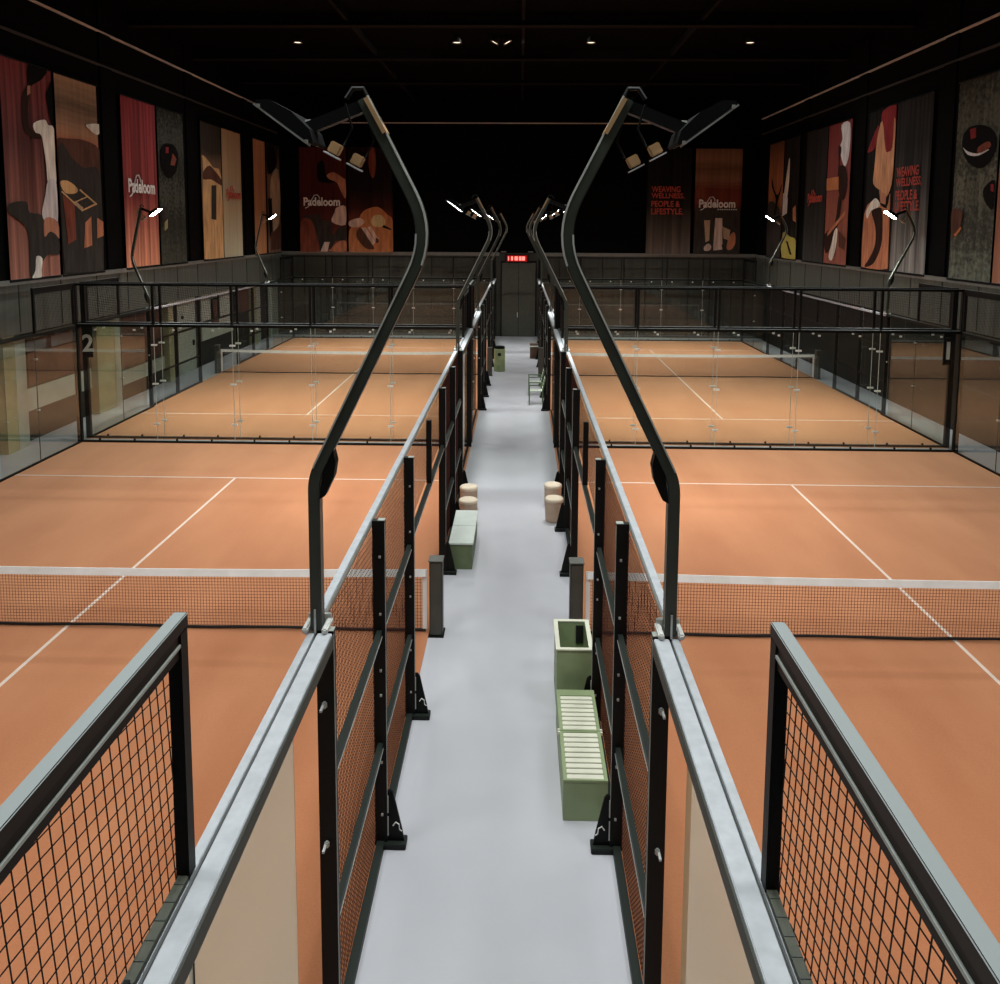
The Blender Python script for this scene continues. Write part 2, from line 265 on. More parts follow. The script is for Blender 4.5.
def put(name, me, parent=None, loc=None, label=None):
    o = bpy.data.objects.new(name, me); COL.objects.link(o)
    if parent: o.parent = parent
    if loc: o.location = loc
    if label: o['label'] = label
    return o
def tag(o, label, cat, group=None):
    o['label'] = label; o['category'] = cat
    if group: o['group'] = group
    return o
def thing(name, label, cat, loc=(0, 0, 0), rz=0, group=None):
    o = bpy.data.objects.new(name, None); COL.objects.link(o); o.empty_display_size = .2
    o.location = loc; o.rotation_euler = (0, 0, rz); return tag(o, label, cat, group)
def struct(o, label=None):
    o['kind'] = 'structure'
    if label: o['label'] = label
    return o
def copy_tree(o, parent=None):
    c = o.copy(); COL.objects.link(c); c.parent = parent
    for ch in list(o.children): copy_tree(ch, c)
    return c
LAMP_W, SPOT_W, FILL_W, AISLE_FILL_W, EXPO = 215, 350, 315, 520, 0
ART = {
 'L1': [('black',[(0.551,1.0),(0.532,0.895),(0.616,0.911),(0.764,0.939),(0.847,0.964),(0.903,1.0)]),('brown',[(0.537,0.909),(0.472,0.888),(0.384,0.836),(0.366,0.751),(0.394,0.692),(0.481,0.665),(0.616,0.657),(0.764,0.667),(0.644,0.686),(0.509,0.703),(0.481,0.743),(0.5,0.825),(0.569,0.89)]),('skin',[(0.495,0.897),(0.556,0.901),(0.546,0.865),(0.486,0.852)]),('black',[(1.0,0.943),(0.921,0.912),(0.87,0.88),(0.898,0.812),(0.949,0.747),(1.0,0.713)]),('white',[(0.574,0.728),(0.806,0.758),(0.88,0.735),(1.0,0.722),(0.991,0.566),(0.986,0.45),(0.819,0.45),(0.796,0.536),(0.769,0.606),(0.722,0.68),(0.606,0.688)]),('grey',[(0.819,0.465),(0.991,0.46),(0.981,0.264),(0.657,0.286),(0.741,0.393)]),('skin',[(0.718,0.286),(0.981,0.267),(0.995,0.184),(0.847,0.214),(0.676,0.195)]),('char',[(0.019,0.345),(0.352,0.359),(0.403,0.309),(0.657,0.296),(0.676,0.195),(0.806,0.22),(0.981,0.184),(0.977,0.106),(0.741,0.109),(0.606,0.071),(0.435,0.018),(0.352,0.01),(0.37,0.178),(0.324,0.235),(0.204,0.271),(0.009,0.302)]),('white',[(0.491,0.102),(0.611,0.09),(0.579,0.035),(0.569,0.001),(0.389,0.001),(0.458,0.037)])],
 'L2': [('umber',[(0.0,0.679),(0.216,0.688),(0.613,0.696),(1.0,0.66),(1.0,0.508),(0.531,0.529),(0.308,0.584),(0.007,0.631)]),('char',[(0.007,0.631),(0.308,0.593),(0.581,0.549),(1.0,0.525),(0.973,0.008),(0.021,0.013)]),('sand',[(0.011,0.466),(0.189,0.475),(0.39,0.443),(0.362,0.416),(0.112,0.413)]),('sand',[(0.021,0.416),(0.048,0.422),(0.508,0.331),(0.485,0.323)]),('sand',[(0.485,0.323),(0.485,0.331),(0.841,0.371),(0.868,0.363)]),('sand',[(0.841,0.361),(0.868,0.367),(0.462,0.439),(0.435,0.433)]),('sand',[(0.308,0.371),(0.326,0.365),(0.649,0.401),(0.622,0.405)]),('tan',[(0.33,0.376),(0.513,0.342),(0.485,0.327),(0.303,0.356)]),('orange',[(0.544,0.264),(0.699,0.297),(0.69,0.143),(0.49,0.129)]),('orange',[(0.85,0.291),(1.0,0.27),(1.0,0.194),(0.827,0.179)]),('rust',[(0.043,0.401),(0.303,0.356),(0.308,0.177),(0.121,0.152)]),('white',[(0.681,0.781),(1.0,0.798),(1.0,0.749),(0.895,0.74),(0.727,0.762)])],
 'L4': [('black',[(0.124,0.757),(0.385,0.785),(0.651,0.77),(0.752,0.697),(0.615,0.6),(0.339,0.555),(0.128,0.6),(0.069,0.674)]),('rust',[(0.528,0.727),(0.674,0.693),(0.587,0.646),(0.431,0.647)]),('redd',[(0.271,0.755),(0.381,0.761),(0.372,0.721),(0.261,0.717)]),('char',[(0.041,0.379),(0.261,0.368),(0.28,0.273),(0.05,0.233)]),('olive',[(0.128,0.271),(0.243,0.292),(0.234,0.233),(0.119,0.215)])],
 'L5': [('sand',[(0.026,0.754),(0.283,0.733),(0.569,0.683),(0.972,0.619),(0.995,0.003),(0.0,0.01),(0.073,0.642)]),('umber',[(0.073,0.642),(0.372,0.693),(0.667,0.657),(0.967,0.604),(0.958,0.558),(0.452,0.592),(0.063,0.585)]),('char',[(0.443,0.549),(0.696,0.555),(0.644,0.293),(0.391,0.299)])],
 'L8': [('black',[(0.047,0.952),(0.464,0.987),(0.732,0.887),(0.57,0.769),(0.14,0.721),(0.013,0.771)]),('tan',[(0.272,0.687),(0.86,0.777),(0.94,0.37),(0.464,0.18),(0.217,0.366)]),('black',[(0.034,0.5),(0.311,0.504),(0.332,0.226),(0.106,0.135)]),('umber',[(0.183,0.172),(1.0,0.274),(0.957,0.032),(0.153,0.024)])],
 'B1': [('black',[(0.399,0.839),(0.395,0.706),(0.48,0.667),(0.718,0.667),(0.781,0.706),(0.59,0.725),(0.531,0.868)]),('skin',[(0.59,0.735),(0.739,0.764),(0.951,0.706),(0.994,0.687),(0.989,0.515),(0.883,0.59),(0.803,0.667),(0.654,0.696)]),('white2',[(0.794,0.428),(0.989,0.438),(0.981,0.264),(0.684,0.291),(0.747,0.38)]),('char',[(0.059,0.33),(0.297,0.359),(0.425,0.359),(0.467,0.311),(0.658,0.291),(0.701,0.166),(0.807,0.224),(0.981,0.245),(0.977,0.118),(0.76,0.108),(0.65,0.029),(0.412,0.019),(0.374,0.127)]),('rust',[(0.034,0.301),(0.251,0.301),(0.374,0.127),(0.391,0.01),(0.021,0.008)]),('orange',[(0.65,0.029),(0.803,0.098),(0.977,0.108),(0.985,0.012),(0.628,0.01)]),('white2',[(0.522,0.098),(0.633,0.098),(0.586,0.006),(0.433,0.006)])],
 'B2': [('amber',[(0.013,0.204),(0.205,0.3),(0.344,0.397),(0.661,0.437),(0.884,0.36),(0.996,0.302),(1.0,0.007),(0.004,0.003)]),('rust',[(0.496,0.991),(0.607,0.991),(0.625,0.8),(0.554,0.706),(0.469,0.819)]),('yellow',[(0.5,0.3),(0.571,0.35),(0.728,0.36),(0.817,0.321),(0.817,0.264),(0.701,0.244),(0.567,0.252)]),('black',[(0.795,0.264),(0.973,0.225),(0.951,0.215),(0.746,0.244)]),('white2',[(0.027,0.3),(0.254,0.329),(0.366,0.291),(0.205,0.242),(0.022,0.252)]),('umber',[(0.183,0.194),(0.295,0.233),(0.562,0.059),(0.54,0.03),(0.379,0.04),(0.201,0.126)]),('white2',[(0.295,0.233),(0.384,0.242),(0.607,0.097),(0.54,0.069)]),('white2',[(0.433,0.242),(0.5,0.252),(0.679,0.126),(0.629,0.088)]),('umber',[(0.612,0.146),(0.679,0.126),(0.679,0.097),(0.607,0.088)])],
 'B4': [('rust',[(0.024,0.64),(0.193,0.64),(0.202,0.536),(0.028,0.536)]),('char',[(0.024,0.441),(0.972,0.443),(0.998,0.016),(0.033,0.013)]),('white2',[(0.454,0.347),(0.602,0.347),(0.624,0.097),(0.428,0.076)]),('tan',[(0.215,0.325),(0.346,0.327),(0.337,0.134),(0.254,0.115)]),('tan',[(0.611,0.269),(0.785,0.233),(0.75,0.136),(0.641,0.155)]),('orange',[(0.767,0.175),(0.872,0.213),(0.902,0.117),(0.82,0.049),(0.711,0.059)]),('white2',[(0.233,0.076),(0.32,0.105),(0.385,0.076),(0.346,0.038),(0.237,0.038)]),('white2',[(0.428,0.076),(0.602,0.097),(0.624,0.049),(0.433,0.038)])],
 'R1': [('char',[(0.0,0.454),(0.597,0.466),(0.909,0.368),(1.0,0.006),(0.089,0.01)]),('black',[(0.228,0.709),(0.41,0.6),(0.713,0.543),(0.956,0.633),(0.909,0.573),(0.727,0.491),(0.625,0.378),(0.485,0.38),(0.583,0.51),(0.261,0.619)])],
 'R2': [('white',[(0.304,0.826),(0.382,0.799),(0.373,0.632),(0.23,0.44),(0.039,0.39),(0.0,0.469),(0.108,0.596)]),('grey',[(0.0,0.555),(0.343,0.506),(0.319,0.38),(0.0,0.357)]),('orange',[(0.706,0.419),(0.892,0.442),(0.941,0.303),(0.74,0.32)]),('yellow',[(0.098,0.217),(0.588,0.186),(0.99,0.155),(1.0,0.004),(0.098,0.006)]),('black',[(0.328,0.151),(0.466,0.144),(0.77,0.037),(0.637,0.035)])],
 'R4': [('grey',[(0.561,0.978),(0.921,0.974),(0.953,0.798),(0.858,0.701),(0.732,0.691),(0.525,0.815),(0.633,0.879)]),('brown',[(0.475,0.831),(0.61,0.812),(0.556,0.703),(0.777,0.689),(0.93,0.596),(0.845,0.462),(0.624,0.479),(0.498,0.607),(0.511,0.71)]),('amber',[(0.0,0.619),(0.538,0.62),(0.565,0.529),(0.016,0.531)]),('brown',[(0.583,0.479),(0.718,0.464),(0.637,0.29),(0.475,0.24),(0.412,0.148),(0.11,0.072),(0.02,0.209),(0.462,0.29)]),('white',[(0.475,0.24),(0.606,0.248),(0.561,0.114),(0.403,0.026),(0.259,0.053),(0.367,0.146)]),('umber',[(0.655,0.24),(0.971,0.186),(0.953,0.104),(0.687,0.129)]),('orange',[(0.155,0.225),(0.912,0.38),(0.921,0.351),(0.164,0.196)])],
 'R5': [('redd',[(0.487,0.931),(0.576,0.987),(0.981,0.994),(1.0,0.862),(0.972,0.7),(0.624,0.711)]),('redd',[(0.054,0.768),(0.388,0.906),(0.374,0.82),(0.285,0.761),(0.064,0.744)]),('tank',[(0.525,0.923),(0.685,0.745),(0.798,0.724),(0.925,0.749),(0.939,0.914),(1.0,0.876),(1.0,0.646),(0.962,0.522),(0.812,0.451),(0.586,0.491),(0.313,0.541),(0.322,0.634),(0.374,0.82)]),('skin',[(0.548,0.493),(0.807,0.464),(0.793,0.403),(0.609,0.416)]),('orange',[(0.031,0.353),(0.388,0.432),(0.835,0.378),(0.944,0.468),(0.986,0.104),(0.981,0.012),(0.016,0.007)]),('brown',[(0.294,0.37),(0.548,0.388),(0.699,0.361),(0.751,0.194),(0.638,0.095),(0.435,0.028),(0.134,0.009),(0.346,0.078),(0.506,0.162),(0.473,0.269)]),('white',[(0.101,0.37),(0.384,0.445),(0.572,0.424),(0.581,0.393),(0.294,0.37),(0.158,0.319)])],
 'R7': [('black',[(0.204,0.739),(0.389,0.766),(0.667,0.758),(0.9,0.719),(0.964,0.65),(0.876,0.587),(0.686,0.552),(0.448,0.57),(0.268,0.615),(0.175,0.679)]),('redd',[(0.345,0.752),(0.487,0.756),(0.501,0.706),(0.384,0.702)]),('rust',[(0.564,0.655),(0.783,0.677),(0.856,0.653),(0.706,0.63),(0.574,0.626)]),('grey',[(0.204,0.669),(0.331,0.644),(0.574,0.626),(0.793,0.638),(0.793,0.632),(0.574,0.615),(0.336,0.628)]),('black',[(0.759,0.453),(0.993,0.488),(1.0,0.354),(0.876,0.366),(0.774,0.405)]),('redd',[(0.91,0.471),(0.973,0.469),(0.988,0.432),(0.92,0.438)]),('umber',[(0.024,0.352),(0.277,0.35),(0.292,0.3),(0.209,0.238),(0.063,0.217)]),('amber',[(0.112,0.226),(0.277,0.269),(0.302,0.259),(0.165,0.217)])],
}

# ------------------------------------------------------------------ the hall
XW, YB, YF, ZC = 12.0, 31.6, -13.0, 12.0          # wall planes and ceiling height
W, FAR = 1.106, 20.18                             # fence line beside the corridor; distance between the two court centres
struct(MB().box(-13.2, 13.0, YF, YB, -.15, 0).build('floor', M['floor']), 'white painted concrete floor of the aisle and walkways')
struct(MB().box(-13.2, 13.0, YF, YB+.3, ZC, ZC+.2).build('ceiling', M['ceil']), 'black ceiling of the hall')
# back wall: black above, panelled grey below the ledge
b = MB(); b.box(-13.2, 13.0, YB, YB+.3, 4.25, ZC)
struct(b.build('wall_back', M['black']), 'black upper back wall')
b = MB(); b.box(-13.2, 13.0, YB-.02, YB+.3, 0, 4.25)
struct(b.build('wall_back_lower', M['fascia_dark']), 'dark grey panelled lower back wall')
b = MB(); b.box(-XW, -.9, YB-.1, YB-.02, 4.1, 4.27); b.box(1.05, XW, YB-.1, YB-.02, 4.1, 4.27)
struct(b.build('trim_1', M['ledge']), 'pale ledge along the back wall')
b = MB()
for i in range(-11, 12):
    if i not in (0, 1): b.box(i*1.08-.015, i*1.08+.015, YB-.05, YB-.02, 0, 4.1)
struct(b.build('trim_2', M['steel_plain']), 'dark seams of the back wall panelling')
# side walls
for s, nm in ((-1, 'left'), (1, 'right')):
    struct(MB().box(s*XW, s*(XW+.3), YF, YB, 4.2, ZC).build('wall_'+nm, M['black']), 'black upper wall on the %s' % nm)
    xl = 12.45 if s < 0 else 12.25
    struct(MB().box(s*xl, s*(xl+.3), YF, YB, 0, 4.2).build('wall_%s_lower' % nm, M['lower']), 'dark lower wall beyond the %s walkway' % nm)
    b = MB(); b.box(s*XW, s*(XW+.05), YF, YB, 2.95, 4.2)
    b.box(s*XW, s*xl, YF, YB, 2.9, 2.95)
    struct(b.build('wall_%s_fascia' % nm, M['fascia']), 'grey panelled band below the banners on the %s wall' % nm)
    struct(MB().box(s*(XW-.1), s*(XW+.05), YF, YB-.1, 4.12, 4.24).build('trim_3' if s < 0 else 'trim_4', M['ledge']), 'ledge under the banners of the %s wall' % nm)
    b = MB()
    for k in range(22): b.box(s*(XW-.015), s*XW, -10+k*1.9, -9.97+k*1.9, 2.95, 4.12)
    struct(b.build('trim_5' if s < 0 else 'trim_6', M['fascia_dark']), 'seams in the grey band of the %s wall' % nm)
    z = 11.05 if s < 0 else 10.85
    struct(MB().box(s*(XW-.1), s*XW, -6, YB-.4, z, z+.035).build('trim_7' if s < 0 else 'trim_8', M['trimlite']), 'thin pale cable rail high on the %s wall' % nm)
    struct(MB().box(s*(XW-.06), s*XW, -6, YB-.4, 10.1, 10.16).build('trim_9' if s < 0 else 'trim_10', M['trimdark']), 'dark batten above the banners of the %s wall' % nm)
    b = MB()
    for y in ((7.9, 13.8, 20.0, 26.3) if s < 0 else (13.0, 18.95, 24.75)): b.box(s*(XW-.05), s*XW, y-.35, y+.35, 4.25, ZC)
    struct(b.build('trim_11' if s < 0 else 'trim_12', M['black']), 'black wall strips between the banners on the %s wall' % nm)
struct(MB().box(-10, 9.6, YB-.06, YB, 10.66, 10.71).build('trim_13', M['trimlite']), 'thin pale rail high on the back wall')
struct(MB().box(-13.2, 13.0, YF-.3, YF, 0, ZC).build('wall_front', M['black']), 'black wall behind the viewing platform')
# ceiling beams
for k, y in enumerate((10.2, 15.5, 20.7, 25.9)):
    struct(MB().box(-XW, XW, y-.12, y+.12, ZC-.32, ZC-.003).box(-XW, XW, y-.2, y+.2, ZC-.34, ZC-.32).build('trim_%d' % (14+k), M['beam']), 'dark ceiling cross beam')
for k, x in enumerate((-5.2, .2, 5.6)):
    struct(MB().box(x-.05, x+.05, 5, YB, ZC-.2, ZC-.003).build('trim_%d' % (18+k), M['beam']), 'thin ceiling beam running down the hall')
# grey double door at the end of the aisle
d = MB().box(-.82, 1.0, YB-.06, YB-.021, .01, 3.85).build('door_1', M['steel_plain']); struct(d, 'grey double door at the end of the aisle')
for x0, x1 in ((-.76, .08), (.1, .94)): MB().box(x0, x1, YB-.1, YB-.061, .03, 3.75).build('door_leaf', M['door'], d)
MB().box(.02, .06, YB-.16, YB-.101, 1.0, 1.25).build('door_handle', M['silver'], d)

# left lower wall: cream columns, white door and bands
for k, (y0, y1, m_, z0, z1) in enumerate(((13.05, 14.1, 'cream', 0, 2.68), (14.12, 14.55, 'whitewall', 0, 2.8), (8.6, 9.05, 'cream', 0, 2.9), (9.06, 9.5, 'whitewall', 0, 2.8),
        (18.1, 18.9, 'cream', 0, 2.9), (27.6, 28.0, 'cream', 0, 2.9), (28.0, 28.6, 'whitewall', 0, 2.9), (30.2, 31.5, 'whitewall', 0, 2.9))):
    struct(MB().box(-12.2, -12.44, y0, y1, z0, z1).build('trim_%d' % (21+k), M[m_]), 'column standing along the left walkway')
struct(MB().box(-12.38, -12.445, 5.5, 13, .8, 1.38).build('trim_30', M['whitewall']), 'white band on the lower left wall')
struct(MB().box(-12.38, -12.445, 14.6, 18.1, .5, .95).build('trim_31', M['whitewall']), 'white band on the lower left wall past the cream column')
d = MB().box(-12.36, -12.445, 18.95, 20.95, .02, 2.88).build('door_2', M['whitewall']); struct(d, 'white door on the left walkway')
MB().box(-12.32, -12.359, 19.6, 19.75, 2.1, 2.22).build('peephole', M['hole'], d); MB().box(-12.3, -12.359, 20.6, 20.7, 1.0, 1.2).build('door_handle', M['steel_plain'], d)
struct(MB().box(-12.36, -12.445, 21.6, 25.2, 1.0, 2.85).build('trim_32', M['whitewall']), 'white panel on the lower left wall')
def window(n, y0, y1, z0, z1, x=-12.445, lab=''):
    w = MB().box(x, x+.07, y0, y1, z0, z1); o = w.build('window_%d' % n, M['steel_plain']); struct(o, lab)
    MB().box(x+.071, x+.08, y0+.06, y1-.06, z0+.06, z1-.06).build('pane', M['ink_umber'], o)
window(1, 9.8, 13.0, 1.39, 2.7, lab='dark red-brown picture window on the left walkway')
window(2, 14.7, 18.0, 1.0, 2.7, lab='dark brown window past the cream column')
window(3, 22.6, 23.3, 1.5, 2.6, x=-12.355, lab='small dark window in the white panel')
window(4, 25.6, 27.4, 1.6, 2.8, lab='dark screen near the far left corner')

# ------------------------------------------------------------------ playing surfaces
SIDE = {-1: 'left', 1: 'right'}
for s in (-1, 1):
    for yc, wh in ((0, 'near'), (FAR, 'far')):
        xc = s*6.106; b = MB(); b.box(-5.045, 5.045, -10 if wh == 'near' else -9.95, 9.95 if wh == 'near' else 10.15, .001, .012); b.m = 1
        for x0, x1, y0, y1 in ((-5, 5, 6.925, 6.975), (-5, 5, -6.975, -6.925), (-.025, .025, -6.95, 6.95)):
            b.box(x0, x1, y0, y1, .0122, .0145)
        o = b.build('court_turf', [M['turf'], M['line']], None, loc=(xc, yc, 0))
        struct(o, 'orange turf with white lines of the %s %s court' % (wh, SIDE[s]))

# ------------------------------------------------------------------ fences
def clip_lines(Lx, Lz, ang, sp):
    """parallel lines across a rectangle Lx by Lz at an angle, spaced sp apart"""
    c, s_ = math.cos(ang), math.sin(ang); n = (-s_, c); out = []
    cs = [n[0]*x+n[1]*z for x in (0, Lx) for z in (0, Lz)]
    k = math.ceil(min(cs)/sp)*sp+sp*.37
    while k < max(cs):
        p = (n[0]*k, n[1]*k); t0, t1 = -1e9, 1e9
        for q, dd, lim in ((p[0], c, Lx), (p[1], s_, Lz)):
            if abs(dd) < 1e-9:
                if q < 0 or q > lim: t0, t1 = 1, 0
                continue
            a, b_ = sorted(((0-q)/dd, (lim-q)/dd)); t0 = max(t0, a); t1 = min(t1, b_)
        if t1-t0 > .01: out.append(((p[0]+c*t0, p[1]+s_*t0), (p[0]+c*t1, p[1]+s_*t1)))
        k += sp
    return out
CACHE = {}
def wires(axis, Lx, Lz, r, m, parent, at, sp=(.058, .062), o=1):
    key = (axis, round(Lx, 3), round(Lz, 3), r, m, o)
    if key not in CACHE:
        b = MB()
        for ang, s_ in ((math.radians(97), sp[0]), (math.radians(-7), sp[1])):
            for (x0, z0), (x1, z1) in clip_lines(Lx, Lz, ang, s_):
                if axis == 'Y': b.wire((0, x0, z0), (0, x1, z1), r)
                else: b.wire((x0, 0, z0), (x1, 0, z1), r)
        CACHE[key] = b.mesh('wire_mesh', M[m])
    return put('wire_mesh', CACHE[key], parent, at)

class Fence:
    """boxes laid out by length, outward depth and height in the fence's own frame"""
    def __init__(s, axis, o): s.axis = axis; s.o = o
    def c(s, l, d): return (s.o*d, l) if s.axis == 'Y' else (l, s.o*d)
    def b(s, mb, l0, l1, d0, d1, z0, z1):
        x0, y0 = s.c(l0, d0); x1, y1 = s.c(l1, d1); return mb.box(x0, x1, y0, y1, z0, z1)
    def one(s, name, m, parent, *a, bevel=0):
        return s.b(MB(), *a).build(name, M[m] if isinstance(m, str) else m, parent, bevel)

def post(F, root, l, z1=3.04, d0=-.005, d1=.105, w=.03, bracket=False, bolts=False, m='steel'):
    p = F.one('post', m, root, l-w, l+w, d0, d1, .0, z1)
    if z1 < 3.1: F.one('post_cap', 'edge', p, l-w, l+w, d0+.05, d1, z1, z1+.006)
    F.one('post_glint', 'edge', p, l-w-.003, l-w+.004, d1, d1+.004, .5, z1-.02)  # pale strip painted as the highlight along the post corner
    if bolts:
        for z in (.32, .82, 1.45, 1.68, 2.2, 2.72):
            x, y = F.c(l-w-.008, (d0+d1)/2+.012); MB().box(x-.009, x+.009, y-.009, y+.009, z-.009, z+.009).build('bolt', M['silver'], p)
    if bracket:
        f = MB(); F.b(f, l-.07, l+.07, d1-.06, d1+.17, 0, .05)
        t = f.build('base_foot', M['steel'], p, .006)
        g = MB(); poly = [(d1, .05), (d1+.15, .05), (d1+.13, .16), (d1+.055, .5), (d1+.03, .53), (d1, .53)]
        if F.axis == 'Y': g.prism([(F.o*a, z) for a, z in poly], 'y', l-.012, l+.012)
        g.build('base_gusset', M['steel_plain'], p)
        if bolts:
            k = MB(); pts = [(d1+.05, .2), (d1+.075, .235), (d1+.105, .215), (d1+.11, .165), (d1+.13, .15)]
            k.tube([(F.o*a, l-.018, z) for a, z in pts], .006, 6).build('printed_mark', M['mark'], p)
            F.one('slot', 'edge', p, l-w-.012, l-w-.003, d1+.004, d1+.014, .12, .3); F.one('slot', 'edge', p, l-w-.012, l-w-.003, d1+.004, d1+.014, .34, .5)
    return p

def glass_run(F, root, l0, l1, upper, m_up='wire', pane='glass_side', rail='rail', end=10.0):
    """4 m of glass side wall; upper = span of the raised mesh panel"""
    s = 1 if upper[1] > 0 else -1
    j = s*8
    ends = sorted((s*end, j)); F.one('glass_pane', pane, root, ends[0], ends[1], -.04, -.028, .03, 2.99)
    e2 = sorted((j, s*6.5)); F.one('glass_pane', pane, root, e2[0], e2[1], -.04, -.028, .03, 2.99)
    F.one('pane_joint', 'groove', root, j-.003, j+.003, -.045, -.024, .03, 2.98)
    a, b_ = sorted((s*end, s*6.06))
    F.one('base_channel', 'steel_plain', root, a, b_, -.06, -.005, 0, .05)
    r = F.one('top_rail', rail, root, a, b_, .012, .105, 2.98, 3.045, bevel=.004)
    F.one('inner_strip', rail, r, a, b_, -.05, -.004, 2.98, 3.045, bevel=.003)
    F.one('rail_groove', 'groove', r, a, b_, -.004, .012, 2.98, 3.02)
    F.one('rail_lip', 'groove', r, a, b_, .105, .113, 2.95, 3.03)
    for z in (1.25, 2.45): F.one('joint_clamp', 'silver', root, j-.02, j+.05, -.07, -.0, z-.02, z+.02, bevel=.006)
    # raised mesh panel on top of the first pane
    u0, u1 = sorted((s*8, s*end))
    fr = MB(); F.b(fr, u0, u1, -.055, .0, 4.05, 4.105)
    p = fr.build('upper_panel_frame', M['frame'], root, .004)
    F.one('frame_upright', 'steel_plain', p, (u1-.07) if s < 0 else u0, u1 if s < 0 else u0+.07, -.055, -.003, 3.05, 4.05, bevel=.004)
    F.one('frame_upright', 'steel_plain', p, u0 if s < 0 else u1-.07, (u0+.07) if s < 0 else u1, -.055, -.003, 3.05, 4.05, bevel=.004)
    F.one('frame_flange', 'steel_plain', p, u0+.07, u1-.07, -.045, -.01, 3.955, 4.05)
    F.one('flange_edge', 'edge', p, u0+.07, u1-.07, -.012, -.002, 3.998, 4.01)
    tr = MB(); F.b(tr, u0+.07, u1-.07, -.046, -.006, 3.046, 3.07)
    tr.build('bottom_tray', M['tray'], p)
    t2 = MB(); k = u0+.1
    while k < u1-.1: F.b(t2, k, k+.008, -.045, -.007, 3.0701, 3.0725); k += .085
    t2.build('tray_seams', M['groove'], p)
    for l in (u0+.5, u1-.55): F.one('bolt', 'steel_plain', p, l-.012, l+.012, -.035, -.015, 3.07, 3.085)
    x, y = F.c(u0+.07, -.05)
    wires(F.axis, u1-u0-.14, .9, .0027, m_up, p, (x, y, 3.06))

def side_fence(name_label, s, yc, o, X, far, lmin=-10, hide_near=False):
    F = Fence('Y', o); root = thing('side_fence', name_label, 'fence', (X, yc, 0))
    near = not far
    wm = 'wire_red' if (near and abs(X) < 5) else 'wire_far'
    br = abs(X) < 5
    for l in (-6, -4, -2, 2, 4, 6):
        if l < lmin: continue
        p = post(F, root, l, bracket=br, bolts=near and br and l in (-4, -2))
        if l in (-6, 6):
            for z in (2.56, 1.61):
                q = -1 if l < 0 else 1
                F.one('glass_clamp', 'trimlite', p, l+q*.03, l+q*.12, .03, .045, z-.007, z+.007)
                F.one('clamp_knob', 'silver', p, l+q*.03, l+q*.06, .03, .06, z-.022, z+.022, bevel=.008)
    for a, b_ in ((-6, -4), (-4, -2), (2, 4), (4, 6)):
        if a < lmin: continue
        for z in (.97, 2.02):
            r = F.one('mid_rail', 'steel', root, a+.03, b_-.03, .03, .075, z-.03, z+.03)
            F.one('rail_edge', 'edge', r, a+.03, b_-.03, .0755, .079, z-.034, z-.024)
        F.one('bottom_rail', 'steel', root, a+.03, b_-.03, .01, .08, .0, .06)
        x, y = F.c(a+.03, .004)
        wires('Y', 1.94, 2.94, .0022, wm, root, (x, y, .06), sp=(.046, .05))
    if lmin < -6:
        # gateway beside the net: lintel, short hanger, mesh above
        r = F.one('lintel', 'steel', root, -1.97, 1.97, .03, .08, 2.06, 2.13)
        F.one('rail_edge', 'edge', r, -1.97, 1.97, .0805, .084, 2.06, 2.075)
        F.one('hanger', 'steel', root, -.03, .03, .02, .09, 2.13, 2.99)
        x, y = F.c(-1.97, .004); wires('Y', 3.94, .86, .0016, wm, root, (x, y, 2.13))
        r = F.one('top_rail', 'rail', root, -6, 6, -.072, -.014, 2.985, 3.045, bevel=.003)
        F.one('rail_groove', 'groove', r, -6, 6, -.014, -.008, 2.985, 3.02)
        F.one('rail_edge', 'edge', r, -6, 6, -.008, -.0055, 3.0, 3.04)
        glass_run(F, root, -10, -6, (-10, -8), 'wire' if near else 'wire_far', 'glass_film' if near and br else 'glass_side', 'rail' if br else 'steel', 9.79 if far else 10.0)
    glass_run(F, root, 6, 10, (8, 10), 'wire_far', 'glass_side', 'rail' if br else 'steel', 10.06 if far else 9.81)
    return root

def end_wall(label, xc, y, o, num=None):
    """5 panes of glass with a mesh band above, spanning the 10 m width"""
    F = Fence('X', o); root = thing('back_fence', label, 'fence', (xc, y, 0))
    for i in range(5):
        a = -5+2*i
        F.one('glass_pane', 'glass', root, a+.006, a+1.994, -.006, .006, .06, 3.0)
        for l in (a+.5, a+1.5): F.one('pane_clip', 'white', root, l-.025, l+.025, -.02, .02, 2.9, 2.94)
        for l in (a+.5, a+1.4): F.one('pane_clip', 'steel_plain', root, l-.02, l+.02, -.02, .02, .06, .11)
        x, y_ = F.c(a+.03, 0); wires('X', 1.94, 1.0, .0016, 'wire_far', root, (x, y_, 3.07))
    for i in range(1, 5):
        l = -5+2*i
        F.one('pane_joint', 'edge', root, l-.004, l+.004, -.012, .012, .06, 3.0)
        for z in (2.54, 1.54, .5): F.one('joint_clamp', 'white', root, l-.07, l+.07, -.03, .03, z-.02, z+.02)
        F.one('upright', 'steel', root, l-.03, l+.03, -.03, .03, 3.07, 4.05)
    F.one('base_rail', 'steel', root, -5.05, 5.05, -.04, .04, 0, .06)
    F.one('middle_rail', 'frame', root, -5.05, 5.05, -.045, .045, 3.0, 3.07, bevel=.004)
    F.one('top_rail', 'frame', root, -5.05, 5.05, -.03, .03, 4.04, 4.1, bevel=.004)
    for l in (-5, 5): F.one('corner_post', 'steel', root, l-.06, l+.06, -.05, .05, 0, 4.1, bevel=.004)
    return root

